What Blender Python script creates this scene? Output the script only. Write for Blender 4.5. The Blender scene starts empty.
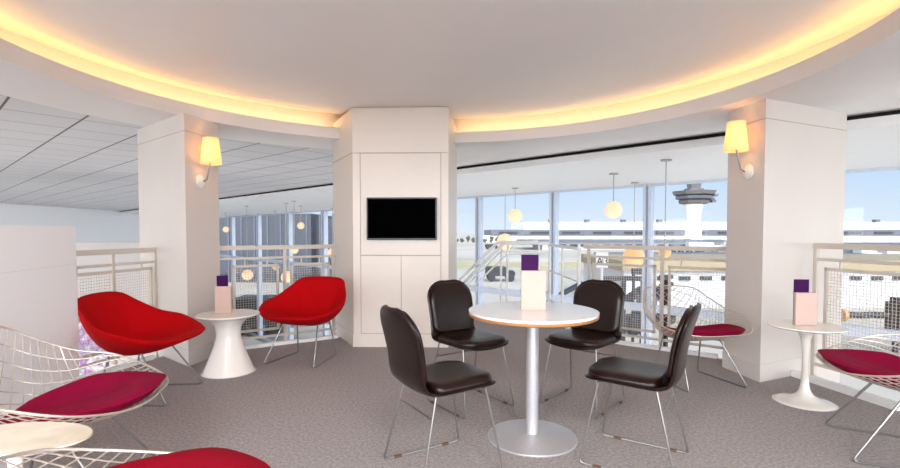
import bpy, bmesh, math, random
from mathutils import Vector, Matrix
random.seed(7)
PI = math.pi
scn = bpy.context.scene
col = scn.collection
H = 1.19; F = 490.0; PITCH = math.radians(2.0); SH = F*math.tan(PITCH) - 2.0

# ------------------------------------------------------------------ camera
cd = bpy.data.cameras.new('camera'); cam = bpy.data.objects.new('camera', cd); col.objects.link(cam)
cam.location = (0, 0, H); cam.rotation_euler = (PI/2 - PITCH, 0, 0)
cd.sensor_width = 36; cd.lens = F/900*36; cd.shift_y = SH/900; cd.clip_end = 2000; cd.clip_start = .05
scn.camera = cam
scn.view_settings.view_transform = 'Standard'; scn.view_settings.look = 'None'
scn.view_settings.gamma = 1; scn.view_settings.exposure = 0.16
scn.view_settings.use_curve_mapping = False

def fx(x, y, z=0.0):
    """real place of a survey point measured with a level lens, for the slightly tilted one"""
    px = 450 + F*x/y; py = 232 - F*(z-H)/y
    a = (px-450)/F; b = -(py-234-SH)/F
    c, s = math.cos(PITCH), math.sin(PITCH)
    # ray: right a, up b, forward 1
    ry = c + b*s; rz = -s + b*c
    if abs(z-H) > .25:
        t = (z-H)/rz
    else:
        t = y/ry
    return (a*t, ry*t)

# ------------------------------------------------------------------ materials
def hexc(r, g, b):
    f = lambda v: (v/255/12.92) if v/255 <= .04045 else ((v/255+.055)/1.055)**2.4
    return (f(r), f(g), f(b), 1)
def mat(name, rgb, rough=.5, metal=0, var=0, vscale=20, bump=0, bscale=200, sheen=0, coat=0, emis=None, estr=0, spec=.5, detail=4):
    m = bpy.data.materials.new(name); m.use_nodes = True
    nt = m.node_tree; b = nt.nodes['Principled BSDF']
    c = hexc(*rgb)
    b.inputs['Base Color'].default_value = c; b.inputs['Roughness'].default_value = rough; b.inputs['Metallic'].default_value = metal
    b.inputs['Specular IOR Level'].default_value = spec
    if sheen: b.inputs['Sheen Weight'].default_value = sheen
    if coat: b.inputs['Coat Weight'].default_value = coat; b.inputs['Coat Roughness'].default_value = .1
    if emis: b.inputs['Emission Color'].default_value = hexc(*emis); b.inputs['Emission Strength'].default_value = estr
    tc = nt.nodes.new('ShaderNodeTexCoord')
    if var:
        n = nt.nodes.new('ShaderNodeTexNoise'); n.inputs['Scale'].default_value = vscale; n.inputs['Detail'].default_value = detail
        nt.links.new(tc.outputs['Object'], n.inputs['Vector'])
        r = nt.nodes.new('ShaderNodeValToRGB')
        r.color_ramp.elements[0].position = .3; r.color_ramp.elements[1].position = .7
        r.color_ramp.elements[0].color = [max(0, v*(1-var)) for v in c[:3]]+[1]
        r.color_ramp.elements[1].color = [min(1, v*(1+var)) for v in c[:3]]+[1]
        nt.links.new(n.outputs['Fac'], r.inputs['Fac']); nt.links.new(r.outputs['Color'], b.inputs['Base Color'])
    if bump:
        n2 = nt.nodes.new('ShaderNodeTexNoise'); n2.inputs['Scale'].default_value = bscale; n2.inputs['Detail'].default_value = 3
        nt.links.new(tc.outputs['Object'], n2.inputs['Vector'])
        bp = nt.nodes.new('ShaderNodeBump'); bp.inputs['Strength'].default_value = bump; bp.inputs['Distance'].default_value = .003
        nt.links.new(n2.outputs['Fac'], bp.inputs['Height']); nt.links.new(bp.outputs['Normal'], b.inputs['Normal'])
    return m

M = {}
M['wall'] = mat('warm_white_paint', (214, 207, 201), .55, var=.015, vscale=3)
M['panel'] = mat('cream_lacquer_panel', (224, 215, 205), .35, var=.012, vscale=4)
M['soffit'] = mat('white_plaster', (228, 224, 222), .7, var=.01, vscale=3)
M['dome'] = mat('smooth_ceiling_plaster', (236, 230, 226), .45, var=.01, vscale=2)
M['bright'] = mat('bright_white_panel', (250, 250, 252), .5, var=.005)
M['white'] = mat('white_paint', (236, 236, 236), .4, var=.01, vscale=5)
M['groove'] = mat('shadow_gap', (172, 162, 152), .8, var=.02)
M['black'] = mat('black_gap', (16, 14, 13), .8, var=.05)
M['rail'] = mat('champagne_metal', (196, 187, 176), .42, .1, var=.02, vscale=8)
M['railmesh'] = mat('champagne_wire_mesh', (188, 180, 170), .5, .05, var=.02)
M['chrome'] = mat('polished_steel_rod', (150, 148, 146), .34, .9, var=.02)
M['wire'] = mat('bent_steel_wire', (206, 198, 188), .32, .7, var=.02)
M['steel'] = mat('brushed_steel', (196, 196, 200), .42, .55, var=.04, vscale=60)
M['leather'] = mat('dark_brown_leather', (26, 11, 9), .28, var=.18, vscale=14, bump=.25, bscale=260, spec=.38)
M['red'] = mat('scarlet_wool_upholstery', (178, 2, 10), .85, var=.07, vscale=120, bump=.35, bscale=700, spec=.1)
M['magenta'] = mat('crimson_fabric_pad', (132, 4, 50), .8, var=.07, vscale=150, bump=.3, bscale=800, spec=.1)
M['crimson'] = mat('dark_red_fabric_pad', (124, 2, 26), .8, var=.07, vscale=150, bump=.3, bscale=800, spec=.1)
M['glossy'] = mat('glossy_white_fibreglass', (236, 231, 224), .16, var=.01, vscale=4, coat=.4)
M['laminate'] = mat('white_laminate', (240, 240, 240), .14, var=.01, vscale=6, coat=.3)
M['oak'] = mat('oak_edge', (176, 122, 72), .45, var=.12, vscale=40)
M['card'] = mat('pinkish_white_board', (202, 176, 164), .55, var=.01, vscale=10)
M['purple'] = mat('purple_card', (56, 4, 72), .6, var=.03, vscale=30, spec=.15)
M['screen'] = mat('television_glass', (3, 3, 4), .5, var=.02, spec=.0)
M['bezel'] = mat('television_bezel', (10, 10, 11), .3, var=.02)
M['globe'] = mat('opal_glass_globe', (242, 216, 184), .3, var=.01, emis=(255, 214, 166), estr=.42)
M['globe_amber'] = mat('amber_glass_globe', (232, 196, 146), .3, var=.01, emis=(255, 180, 90), estr=.30)
M['shade'] = mat('cream_fabric_shade', (250, 226, 180), .7, var=.02, vscale=30, emis=(255, 226, 178), estr=.35)
_nt = M['shade'].node_tree; _tl = _nt.nodes.new('ShaderNodeBsdfTranslucent'); _tl.inputs[0].default_value = hexc(255, 232, 196); _mx = _nt.nodes.new('ShaderNodeMixShader'); _mx.inputs[0].default_value = .5
_nt.links.new(_nt.nodes['Principled BSDF'].outputs[0], _mx.inputs[1]); _nt.links.new(_tl.outputs[0], _mx.inputs[2]); _nt.links.new(_mx.outputs[0], _nt.nodes['Material Output'].inputs[0])
M['cove'] = mat('cove_light_strip', (255, 200, 120), .5, var=.01, emis=(255, 208, 144), estr=7.2)
M['mullion'] = mat('grey_aluminium_mullion', (204, 212, 226), .4, .2, var=.02)
M['slatgrey'] = mat('far_hall_grey_paint', (196, 192, 190), .6, var=.02, vscale=2)
M['rose'] = mat('pendant_canopy_metal', (170, 165, 160), .4, .5, var=.03)
M['rubber'] = mat('brown_rubber', (98, 72, 52), .7, var=.05)

def carpet():
    m = mat('grey_carpet', (146, 138, 135), .95, spec=.1)
    nt = m.node_tree; b = nt.nodes['Principled BSDF']; tc = nt.nodes.new('ShaderNodeTexCoord')
    n = nt.nodes.new('ShaderNodeTexNoise'); n.inputs['Scale'].default_value = 210; n.inputs['Detail'].default_value = 6; n.inputs['Roughness'].default_value = .75
    n2 = nt.nodes.new('ShaderNodeTexNoise'); n2.inputs['Scale'].default_value = 60; n2.inputs['Detail'].default_value = 3
    nt.links.new(tc.outputs['Object'], n.inputs['Vector']); nt.links.new(tc.outputs['Object'], n2.inputs['Vector'])
    mx = nt.nodes.new('ShaderNodeMath'); mx.operation = 'MULTIPLY_ADD'; mx.inputs[1].default_value = .35
    ad = nt.nodes.new('ShaderNodeMath'); ad.operation = 'MULTIPLY'; ad.inputs[1].default_value = .65
    nt.links.new(n.outputs['Fac'], ad.inputs[0]); nt.links.new(n2.outputs['Fac'], mx.inputs[0]); nt.links.new(ad.outputs[0], mx.inputs[2])
    r = nt.nodes.new('ShaderNodeValToRGB')
    r.color_ramp.elements[0].position = .36; r.color_ramp.elements[1].position = .62
    r.color_ramp.elements[0].color = hexc(118, 111, 110); r.color_ramp.elements[1].color = hexc(186, 180, 180)
    nt.links.new(mx.outputs[0], r.inputs['Fac']); nt.links.new(r.outputs['Color'], b.inputs['Base Color'])
    bp = nt.nodes.new('ShaderNodeBump'); bp.inputs['Strength'].default_value = .5; bp.inputs['Distance'].default_value = .004
    nt.links.new(n.outputs['Fac'], bp.inputs['Height']); nt.links.new(bp.outputs['Normal'], b.inputs['Normal'])
    return m
M['carpet'] = carpet()

def tiles():
    m = mat('metal_plank_ceiling', (205, 203, 206), .5, spec=.3)
    nt = m.node_tree; b = nt.nodes['Principled BSDF']; tc = nt.nodes.new('ShaderNodeTexCoord')
    mp = nt.nodes.new('ShaderNodeMapping'); mp.inputs['Rotation'].default_value = (0, 0, math.radians(42))
    nt.links.new(tc.outputs['Object'], mp.inputs['Vector'])
    br = nt.nodes.new('ShaderNodeTexBrick'); br.offset = 0; br.squash = 1
    br.inputs['Color1'].default_value = hexc(206, 203, 205); br.inputs['Color2'].default_value = hexc(200, 198, 200)
    br.inputs['Mortar'].default_value = hexc(118, 112, 112)
    br.inputs['Scale'].default_value = 1; br.inputs['Mortar Size'].default_value = .009
    br.inputs['Brick Width'].default_value = .62; br.inputs['Row Height'].default_value = .62
    nt.links.new(mp.outputs[0], br.inputs['Vector'])
    br2 = nt.nodes.new('ShaderNodeTexBrick'); br2.offset = 0
    br2.inputs['Color1'].default_value = (1, 1, 1, 1); br2.inputs['Color2'].default_value = (1, 1, 1, 1); br2.inputs['Mortar'].default_value = (.40, .38, .38, 1)
    br2.inputs['Scale'].default_value = 1; br2.inputs['Mortar Size'].default_value = .012
    br2.inputs['Brick Width'].default_value = 400; br2.inputs['Row Height'].default_value = .62
    nt.links.new(mp.outputs[0], br2.inputs['Vector'])
    mx = nt.nodes.new('ShaderNodeMix'); mx.data_type = 'RGBA'; mx.blend_type = 'MULTIPLY'; mx.inputs['Factor'].default_value = 1
    nt.links.new(br.outputs['Color'], mx.inputs['A']); nt.links.new(br2.outputs['Color'], mx.inputs['B'])
    nt.links.new(mx.outputs['Result'], b.inputs['Base Color'])
    return m
M['tiles'] = tiles()

def glassm():
    m = bpy.data.materials.new('clear_window_glass'); m.use_nodes = True; nt = m.node_tree
    nt.nodes.remove(nt.nodes['Principled BSDF']); out = nt.nodes['Material Output']
    t = nt.nodes.new('ShaderNodeBsdfTransparent'); t.inputs[0].default_value = (.96, .98, .99, 1)
    g = nt.nodes.new('ShaderNodeBsdfGlossy'); g.inputs['Roughness'].default_value = .02
    lw = nt.nodes.new('ShaderNodeLayerWeight'); lw.inputs['Blend'].default_value = .25; pw = nt.nodes.new('ShaderNodeMath'); pw.operation = 'POWER'; pw.inputs[1].default_value = 3; nt.links.new(lw.outputs['Facing'], pw.inputs[0])
    f = nt.nodes.new('ShaderNodeMath'); f.operation = 'MULTIPLY_ADD'; f.inputs[1].default_value = .35; f.inputs[2].default_value = .02; nt.links.new(pw.outputs[0], f.inputs[0])
    mx = nt.nodes.new('ShaderNodeMixShader')
    nt.links.new(f.outputs[0], mx.inputs[0]); nt.links.new(t.outputs[0], mx.inputs[1]); nt.links.new(g.outputs[0], mx.inputs[2])
    nt.links.new(mx.outputs[0], out.inputs[0]); return m
M['glass'] = glassm()

def ramp_mat(name, cols, scale, rough=.8, kind='noise'):
    m = bpy.data.materials.new(name); m.use_nodes = True; nt = m.node_tree; b = nt.nodes['Principled BSDF']; b.inputs['Roughness'].default_value = rough
    tc = nt.nodes.new('ShaderNodeTexCoord'); n = nt.nodes.new('ShaderNodeTexNoise'); n.inputs['Scale'].default_value = scale; n.inputs['Detail'].default_value = 3
    nt.links.new(tc.outputs['Object'], n.inputs['Vector']); r = nt.nodes.new('ShaderNodeValToRGB')
    r.color_ramp.elements.remove(r.color_ramp.elements[1])
    for i, c in enumerate(cols):
        p = .3 + .4*i/(len(cols)-1)
        e = r.color_ramp.elements[0] if i == 0 else r.color_ramp.elements.new(p)
        e.position = p; e.color = hexc(*c)
    nt.links.new(n.outputs['Fac'], r.inputs['Fac']); nt.links.new(r.outputs['Color'], b.inputs['Base Color']); return m
M['tarmac'] = ramp_mat('pale_concrete_apron', [(150, 143, 130), (166, 158, 146), (178, 170, 158)], .05)
M['grass'] = ramp_mat('dry_grass_strip', [(150, 142, 104), (176, 164, 124)], .2)
M['tree'] = ramp_mat('distant_foliage', [(52, 66, 46), (78, 92, 66)], .3)
M['poster'] = ramp_mat('pastel_print', [(40, 90, 150), (206, 214, 226), (150, 84, 168), (232, 226, 232), (96, 40, 120)], 4.5, .3)
M['bluegrey'] = mat('blue_grey_cladding', (54, 57, 67), .6, var=.05, vscale=.4)
M['concrete'] = mat('pale_concrete', (226, 218, 204), .7, var=.04, vscale=.5)
M['concrete_d'] = mat('weathered_concrete', (92, 88, 86), .7, var=.08, vscale=.4)
M['towerwhite'] = mat('tower_white_shaft', (244, 242, 238), .6, var=.02, vscale=.3)
M['beige'] = mat('beige_parapet', (138, 124, 98), .7, var=.05, vscale=.6)
M['bwhite'] = mat('white_building_wall', (176, 176, 180), .6, var=.03, vscale=.4)
M['dark'] = mat('dark_equipment', (34, 34, 38), .5, var=.15, vscale=3)
M['dbrown'] = mat('dark_brown_leatherette', (44, 32, 32), .5, var=.1, vscale=8)
M['gmetal'] = mat('grey_roof_metal', (84, 88, 98), .5, .1, var=.06, vscale=.5)
M['tan'] = mat('tan_cap', (178, 130, 76), .5, var=.06)
M['carglass'] = mat('dark_vehicle_glass', (30, 36, 46), .1, var=.02)
M['yellow'] = mat('yellow_vehicle_paint', (202, 188, 90), .5, var=.05)

# ------------------------------------------------------------------ mesh helpers
class MB:
    def __init__(s): s.bm = bmesh.new()
    def box(s, x0, x1, y0, y1, z0, z1, bev=0):
        g = bmesh.ops.create_cube(s.bm, size=1)
        vs = g['verts']
        for v in vs:
            v.co = Vector((x0+(v.co.x+.5)*(x1-x0), y0+(v.co.y+.5)*(y1-y0), z0+(v.co.z+.5)*(z1-z0)))
        if bev:
            es = list({e for v in vs for e in v.link_edges})
            bmesh.ops.bevel(s.bm, geom=es, offset=bev, segments=2, affect='EDGES')
        return s
    def prism(s, pts, z0, z1):
        n = len(pts)
        a = [s.bm.verts.new((p[0], p[1], z0)) for p in pts]; b = [s.bm.verts.new((p[0], p[1], z1)) for p in pts]
        s.bm.faces.new(list(reversed(a))); s.bm.faces.new(b)
        for i in range(n): s.bm.faces.new((a[i], a[(i+1) % n], b[(i+1) % n], b[i]))
        return s
    def wallseg(s, p, q, t, z0, z1):
        p = Vector(p[:2]); q = Vector(q[:2]); d = (q-p).normalized(); n = Vector((-d.y, d.x))*t/2
        return s.prism([p-n, q-n, q+n, p+n], z0, z1)
    def tube(s, pts, r, seg=8, closed=False):
        pts = [Vector(p) for p in pts]; n = len(pts); rings = []
        up = None
        for i, p in enumerate(pts):
            if closed: t = (pts[(i+1) % n]-pts[i-1])
            elif i == 0: t = pts[1]-p
            elif i == n-1: t = p-pts[-2]
            else: t = (pts[i+1]-p).normalized()+(p-pts[i-1]).normalized()
            t = t.normalized() if t.length > 1e-9 else Vector((0, 0, 1))
            if up is None:
                up = Vector((0, 0, 1)) if abs(t.z) < .9 else Vector((1, 0, 0))
            a = up - t*up.dot(t)
            if a.length < 1e-5: a = t.orthogonal()
            a.normalize(); b = t.cross(a); up = a
            rr = r[i] if isinstance(r, (list, tuple)) else r
            rings.append([s.bm.verts.new(p + a*math.cos(2*PI*k/seg)*rr + b*math.sin(2*PI*k/seg)*rr) for k in range(seg)])
        m = n if closed else n-1
        for i in range(m):
            A, B = rings[i], rings[(i+1) % n]
            for k in range(seg): s.bm.faces.new((A[k], A[(k+1) % seg], B[(k+1) % seg], B[k]))
        if not closed:
            s.bm.faces.new(list(reversed(rings[0]))); s.bm.faces.new(rings[-1])
        return s
    def lathe(s, prof, seg=48, c=(0, 0, 0), closed=False, sx=1, sy=1):
        rings = []
        for r, z in prof:
            if r < 1e-6: rings.append([s.bm.verts.new((c[0], c[1], c[2]+z))])
            else: rings.append([s.bm.verts.new((c[0]+sx*r*math.cos(2*PI*k/seg), c[1]+sy*r*math.sin(2*PI*k/seg), c[2]+z)) for k in range(seg)])
        L = len(rings)
        for i in range(L if closed else L-1):
            A, B = rings[i], rings[(i+1) % L]
            for k in range(seg):
                k2 = (k+1) % seg
                if len(A) == 1 and len(B) == 1: continue
                if len(A) == 1: s.bm.faces.new((A[0], B[k2], B[k]))
                elif len(B) == 1: s.bm.faces.new((A[k], A[k2], B[0]))
                else: s.bm.faces.new((A[k], A[k2], B[k2], B[k]))
        return s
    def sphere(s, c, r, seg=24):
        return s.lathe([(r*math.sin(PI*i/14), -r*math.cos(PI*i/14)) for i in range(15)], seg, c)
    def grid(s, P, closed_u=False):
        V = [[s.bm.verts.new(p) for p in row] for row in P]
        for i in range(len(P)-1):
            n = len(P[i])
            for j in range(n if closed_u else n-1):
                s.bm.faces.new((V[i][j], V[i][(j+1) % n], V[i+1][(j+1) % n], V[i+1][j]))
        return V
    def xf(s, mtx):
        bmesh.ops.transform(s.bm, matrix=mtx, verts=s.bm.verts); return s
    def build(s, name, m, parent=None, smooth=False, sub=0, loc=None, sharp=35):
        bmesh.ops.recalc_face_normals(s.bm, faces=s.bm.faces)
        me = bpy.data.meshes.new(name)
        if smooth:
            for f in s.bm.faces: f.smooth = True
            for e in s.bm.edges:
                if len(e.link_faces) == 2 and e.calc_face_angle(0) > math.radians(sharp): e.smooth = False
        s.bm.to_mesh(me); s.bm.free()
        me.materials.append(M[m] if isinstance(m, str) else m)
        o = bpy.data.objects.new(name, me); col.objects.link(o)
        if parent: o.parent = parent
        if loc: o.location = loc
        if sub:
            md = o.modifiers.new('subdivision', 'SUBSURF'); md.levels = sub; md.render_levels = sub
        return o

def tag(o, label, cat=None, group=None, kind=None):
    o['label'] = label
    if cat: o['category'] = cat
    if group: o['group'] = group
    if kind: o['kind'] = kind
    return o
def thing(name, label, cat, loc=(0, 0, 0), rz=0, group=None, kind=None):
    o = bpy.data.objects.new(name, None); col.objects.link(o); o.empty_display_size = .1
    o.location = loc; o.rotation_euler = (0, 0, rz); return tag(o, label, cat, group, kind)
def dup(o, loc, rz, label, scale=None):
    def cp(src, par):
        c = src.copy(); col.objects.link(c); c.parent = par
        for ch in [x for x in src.children]: cp(ch, c)
        return c
    r = cp(o, None); r.location = loc; r.rotation_euler = (0, 0, rz); r['label'] = label
    if scale: r.scale = scale
    return r
def face(dx, dy): return math.atan2(-dx, dy)      # rotation so local +Y looks along (dx,dy)

# ------------------------------------------------------------------ room shell
CX, CY, R = fx(-.15, 3.18, 2.23)[0], fx(-.15, 3.18, 2.23)[1], 2.55
CX, CY = -.15, 3.20
ZS, ZL, ZC, ZT, ZO = 2.23, 2.355, 2.46, 2.34, 2.20
LC = [fx(-2.32, 4.35), fx(-3.18, 5.06), (-2.75, 5.60), fx(-2.24, 4.80)]      # left column corners
RC = [fx(2.46, 3.89), fx(2.42, 4.33), (2.95, 4.85), fx(3.47, 4.36)]           # right column corners
UN = [fx(-.995, 5.08), fx(-.015, 5.05), fx(.085, 6.15), fx(-1.38, 5.85)]        # central unit

# mezzanine floor slab
floor_pts = [(-4.4, -4.0), (4.0, -4.0), (3.9, 0.2), fx(2.99, 3.26), fx(2.84, 4.05), (2.96, 4.30), fx(2.52, 4.62), fx(1.80, 5.20), fx(1.44, 5.50),
             fx(1.44, 7.3), fx(-.25, 7.3), fx(-.2, 6.2), fx(-1.27, 5.51), fx(-2.19, 4.92), (-2.6, 5.0), fx(-2.79, 4.60), fx(-2.97, 3.86), (-2.75, 2.9), (-4.4, 1.2)]
mb = MB(); mb.prism(floor_pts, -.36, 0)
o = mb.build('floor', 'carpet'); tag(o, 'grey speckled carpet floor of the lounge', kind='structure')
# white kerb along the open edges
def kerb(idx, a, b, lab, h=.035):
    tag(MB().wallseg(a, b, .05, -.36, h).build('trim_%d' % idx, 'white'), lab, kind='structure')
kerb(1, floor_pts[6], floor_pts[8], 'white kerb along the floor edge right of the round table')
kerb(2, floor_pts[3], floor_pts[4], 'white kerb along the floor edge right of the right column', .05)
kerb(3, floor_pts[12], floor_pts[13], 'white kerb along the floor edge behind the far red armchair')
kerb(4, floor_pts[15], floor_pts[16], 'white kerb along the floor edge behind the left red armchair')
kerb(5, floor_pts[8], floor_pts[9], 'white kerb along the side of the walkway behind the chairs')

def poly_to(cx, cy, ang, S=8.95, Rm=34):
    dx, dy = math.cos(ang), math.sin(ang); r = Rm
    k = dx+dy
    if k > 1e-6: r = min(r, (S-cx-cy)/k)
    if dy < 0: r = min(r, (-4.6-cy)/dy)
    return (cx+dx*r, cy+dy*r)
# plank ceiling with a round hole
mb = MB(); N = 240; rows = [[], []]
for i in range(N):
    a = 2*PI*i/N
    rows[0].append((CX+3.26*math.cos(a), CY+3.26*math.sin(a), ZT)); p = poly_to(CX, CY, a); rows[1].append((p[0], p[1], ZT))
mb.grid(rows, True)
rows2 = [[(x, y, z+.04) for x, y, z in r] for r in rows]; mb.grid(rows2, True)
mb.grid([rows[1], rows2[1]], True)
for f in mb.bm.faces:
    c_ = f.calc_center_median(); f.material_index = 1 if (c_.x > -.3 and c_.y > -1.2) else 0
tag(mb.build('ceiling', 'tiles'), 'pale grey plank ceiling around the round soffit', kind='structure')
bpy.data.objects['ceiling'].data.materials.append(M['soffit'])
# round soffit ring with the cove lip
mb = MB()
mb.lathe([(2.55, ZS), (2.55, ZL-.006), (2.556, ZL), (2.58, ZL), (2.585, ZL-.006), (2.60, 2.285), (2.86, 2.275), (2.93, 2.32), (2.95, ZC+.14), (3.30, ZC+.14), (3.30, ZS)], 192, (CX, CY, 0), closed=True)
tag(mb.build('trim_6', 'soffit', smooth=True, sharp=25), 'round white ceiling soffit ring with the cove lip', kind='structure')
mb = MB(); mb.lathe([(0, ZC), (1.2, ZC), (2.05, ZC), (2.25, ZC+.008), (2.45, ZC+.03), (2.60, ZC+.062), (2.72, ZC+.10), (2.82, ZC+.125), (2.96, ZC+.135), (2.96, ZC+.18), (0, ZC+.18)], 160, (CX, CY, 0))
tag(mb.build('ceiling_centre', 'dome', smooth=True, sharp=30), 'smooth round raised ceiling above the tables', kind='structure')
# light strip in the cove
mb = MB(); mb.lathe([(2.765, 2.330), (2.795, 2.330), (2.795, 2.362), (2.765, 2.362)], 192, (CX, CY, 0), closed=True)
tag(mb.build('cove_light', 'cove'), 'warm glowing light strip hidden in the round ceiling cove', 'light strip')

# outer ceiling slab between the dark slot and the glass
FP = [(16.0, -1.6), (0.0, 14.6), (-5.6, 22.6), (-20.0, 38.0)]         # facade line in plan
def on_s(S, x): return (x, S-x)
mb = MB()
out = [(p[0]+.25, p[1]+.25) for p in FP]
mb.prism([on_s(8.8, 12.8), out[0], out[1], out[2], out[3], (-24, 38), on_s(8.8, -24.0)], ZO, ZO+.09)
tag(mb.build('ceiling_outer', 'white'), 'white flat ceiling band next to the glass', kind='structure')
mb = MB(); a, b = on_s(8.93, 13), on_s(8.93, -24); mb.wallseg(a, b, .05, ZO+.088, ZT+.03)
tag(mb.build('trim_7', 'black'), 'black slot line in the ceiling before the glass', kind='structure')
mb = MB(); mb.prism([on_s(8.9, 13), (16.4, -1.3), out[1], out[2], out[3], (-24, 39), on_s(8.9, -24.0)], ZT+.045, ZT+.3)
tag(mb.build('roof', 'slatgrey'), 'roof slab over the hall', kind='structure')

# columns
def column(pts, lab):
    c = MB().prism(pts, -5, ZS).build('column', 'wall')
    tag(c, lab, kind='structure')
    cx = sum(p[0] for p in pts)/4; cy = sum(p[1] for p in pts)/4
    def grow(k): return [(cx+(p[0]-cx)*(1+k/Vector((p[0]-cx, p[1]-cy)).length), cy+(p[1]-cy)*(1+k/Vector((p[0]-cx, p[1]-cy)).length)) for p in pts]
    g = MB().prism(grow(.0015), 2.075, 2.081).build('panel_seam', 'groove', c)
    b = MB().prism(grow(.016), 0, .14)
    b.build('skirting', 'wall', c)
    return c
col_l = column(LC, 'white panelled column with a lit wall lamp, left of the television')
col_r = column(RC, 'white panelled column with a lit wall lamp, right side of the room')

# central media unit
def unit():
    t = thing('media_wall', 'cream panelled wall unit with two cupboard doors below the television', 'wall unit')
    t['kind'] = 'thing'
    MB().prism(UN, 0, ZC-.002).build('carcass', 'panel', t)
    p0, p1 = Vector(UN[0]), Vector(UN[1]); d = (p1-p0).normalized(); w = (p1-p0).length
    nrm = Vector((d.y, -d.x))                     # towards the room
    ang = math.atan2(d.y, d.x)
    M4 = Matrix.Translation((p0.x, p0.y, 0)) @ Matrix.Rotation(ang, 4, 'Z')
    def part(name, m, x0, x1, z0, z1, y0=-.012, y1=.01, bev=.002, par=t):
        return MB().box(x0, x1, y0, y1, z0, z1, bev).xf(M4).build(name, m, par)
    part('fascia', 'panel', -.0, w, 2.00, ZC-.012)
    part('seam', 'groove', .002, w-.002, 2.222, 2.226, -.0135, .0)
    part('side_stile', 'panel', 0, .075, .14, 1.992)
    part('side_stile', 'panel', w-.075, w, .14, 1.992)
    part('groove_backing', 'groove', .003, w-.003, .1, 1.999, -.003, .0)
    part('upper_panel', 'panel', .081, w-.081, .955, 1.99)
    part('door', 'panel', .081, w*.505-.003, .145, .945)
    part('door', 'panel', w*.505+.003, w-.081, .145, .945)
    part('plinth', 'panel', 0, w, 0, .138, -.006)
    s0 = Vector(UN[3]); 
    # the two slanting cheeks carry a plinth line
    MB().wallseg(UN[3], UN[0], .012, 2.0, 2.004).build('cheek_seam', 'groove', t)
    MB().wallseg(UN[3], UN[0], .016, 0, .13).build('cheek_plinth', 'panel', t)
    # television hangs on it: own thing
    tv = thing('television', 'black flat television on the cream wall unit', 'television', (p0.x, p0.y, 0), ang)
    tx0 = .15; tx1 = tx0+.715; zz0, zz1 = 1.107, 1.54
    MB().box(tx0, tx1, -.062, -.0125, zz0, zz1, .006).build('casing', 'bezel', tv)
    MB().box(tx0+.014, tx1-.014, -.0635, -.058, zz0+.02, zz1-.014, .001).build('screen', 'screen', tv)
    return t
unit()

# left white partition
pa, pb = fx(-2.435, 3.19), (-1.93, 2.04)
q = (-1.93+.47*1.8, 2.04-1.01*1.8)
pc = thing('partition', 'low white partition panel at the left edge behind the wire armchair', 'partition')
d = Vector((.25, -.97)).normalized()
e = Vector(pa)+d*1.9
MB().wallseg(pa, e, .05, 0, 1.225).build('panel', 'bright', pc)
MB().wallseg(Vector(pa)+d*.002, e, .0515, .985, .987).build('panel_seam', 'soffit', pc)

# far walls
tag(MB().box(-18.3, -18, 2, 36, -5, ZT+.02).build('wall_left', 'bright'), 'white far wall on the left of the hall', kind='structure')
tag(MB().box(-9.6, -5.0, 9.0, 9.3, -5, 1.0).build('wall_inner', 'slatgrey'), 'grey parapet wall behind the left railing', kind='structure')

# facade glass with mullions
fac = thing('window_1', 'full-height glazed facade with pale grey mullions', None, kind='structure')
def fpt(px):
    k = (px-450)/F
    for a, b in zip(FP[:-1], FP[1:]):
        dx, dy = b[0]-a[0], b[1]-a[1]
        den = dx - k*dy
        if abs(den) < 1e-9: continue
        t = (k*a[1]-a[0])/den
        if 0 <= t <= 1: return Vector((a[0]+dx*t, a[1]+dy*t)), Vector((dx, dy)).normalized()
for i in range(3):
    MB().wallseg(FP[i], FP[i+1], .012, -5, ZO).build('glass_pane', 'glass', fac)
    for z0, z1 in ((-5, -4.9), (-.50, -.34), (ZO-.05, ZO)):
        MB().wallseg(FP[i], FP[i+1], .12, z0, z1).build('transom', 'mullion', fac)
def mull(p, d, w=.05, dep=.16):
    n = Vector((-d.y, d.x))
    for s in (-1, 1):
        c = p + d*s*w*1.15
        MB().wallseg(c-d*w*.6, c+d*w*.6, dep, -5, ZO).build('mullion', 'mullion', fac)
seg = [(0, [554, 648, 479, 423, 781])]
for px in (479, 554, 648, 781, 974, 421):
    r_ = fpt(px)
    if r_: mull(*r_)
for px in (324.5, 289, 259, 233, 216):
    r_ = fpt(px)
    if r_: mull(r_[0], r_[1], .13 if px == 289 else .09, .2)

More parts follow.
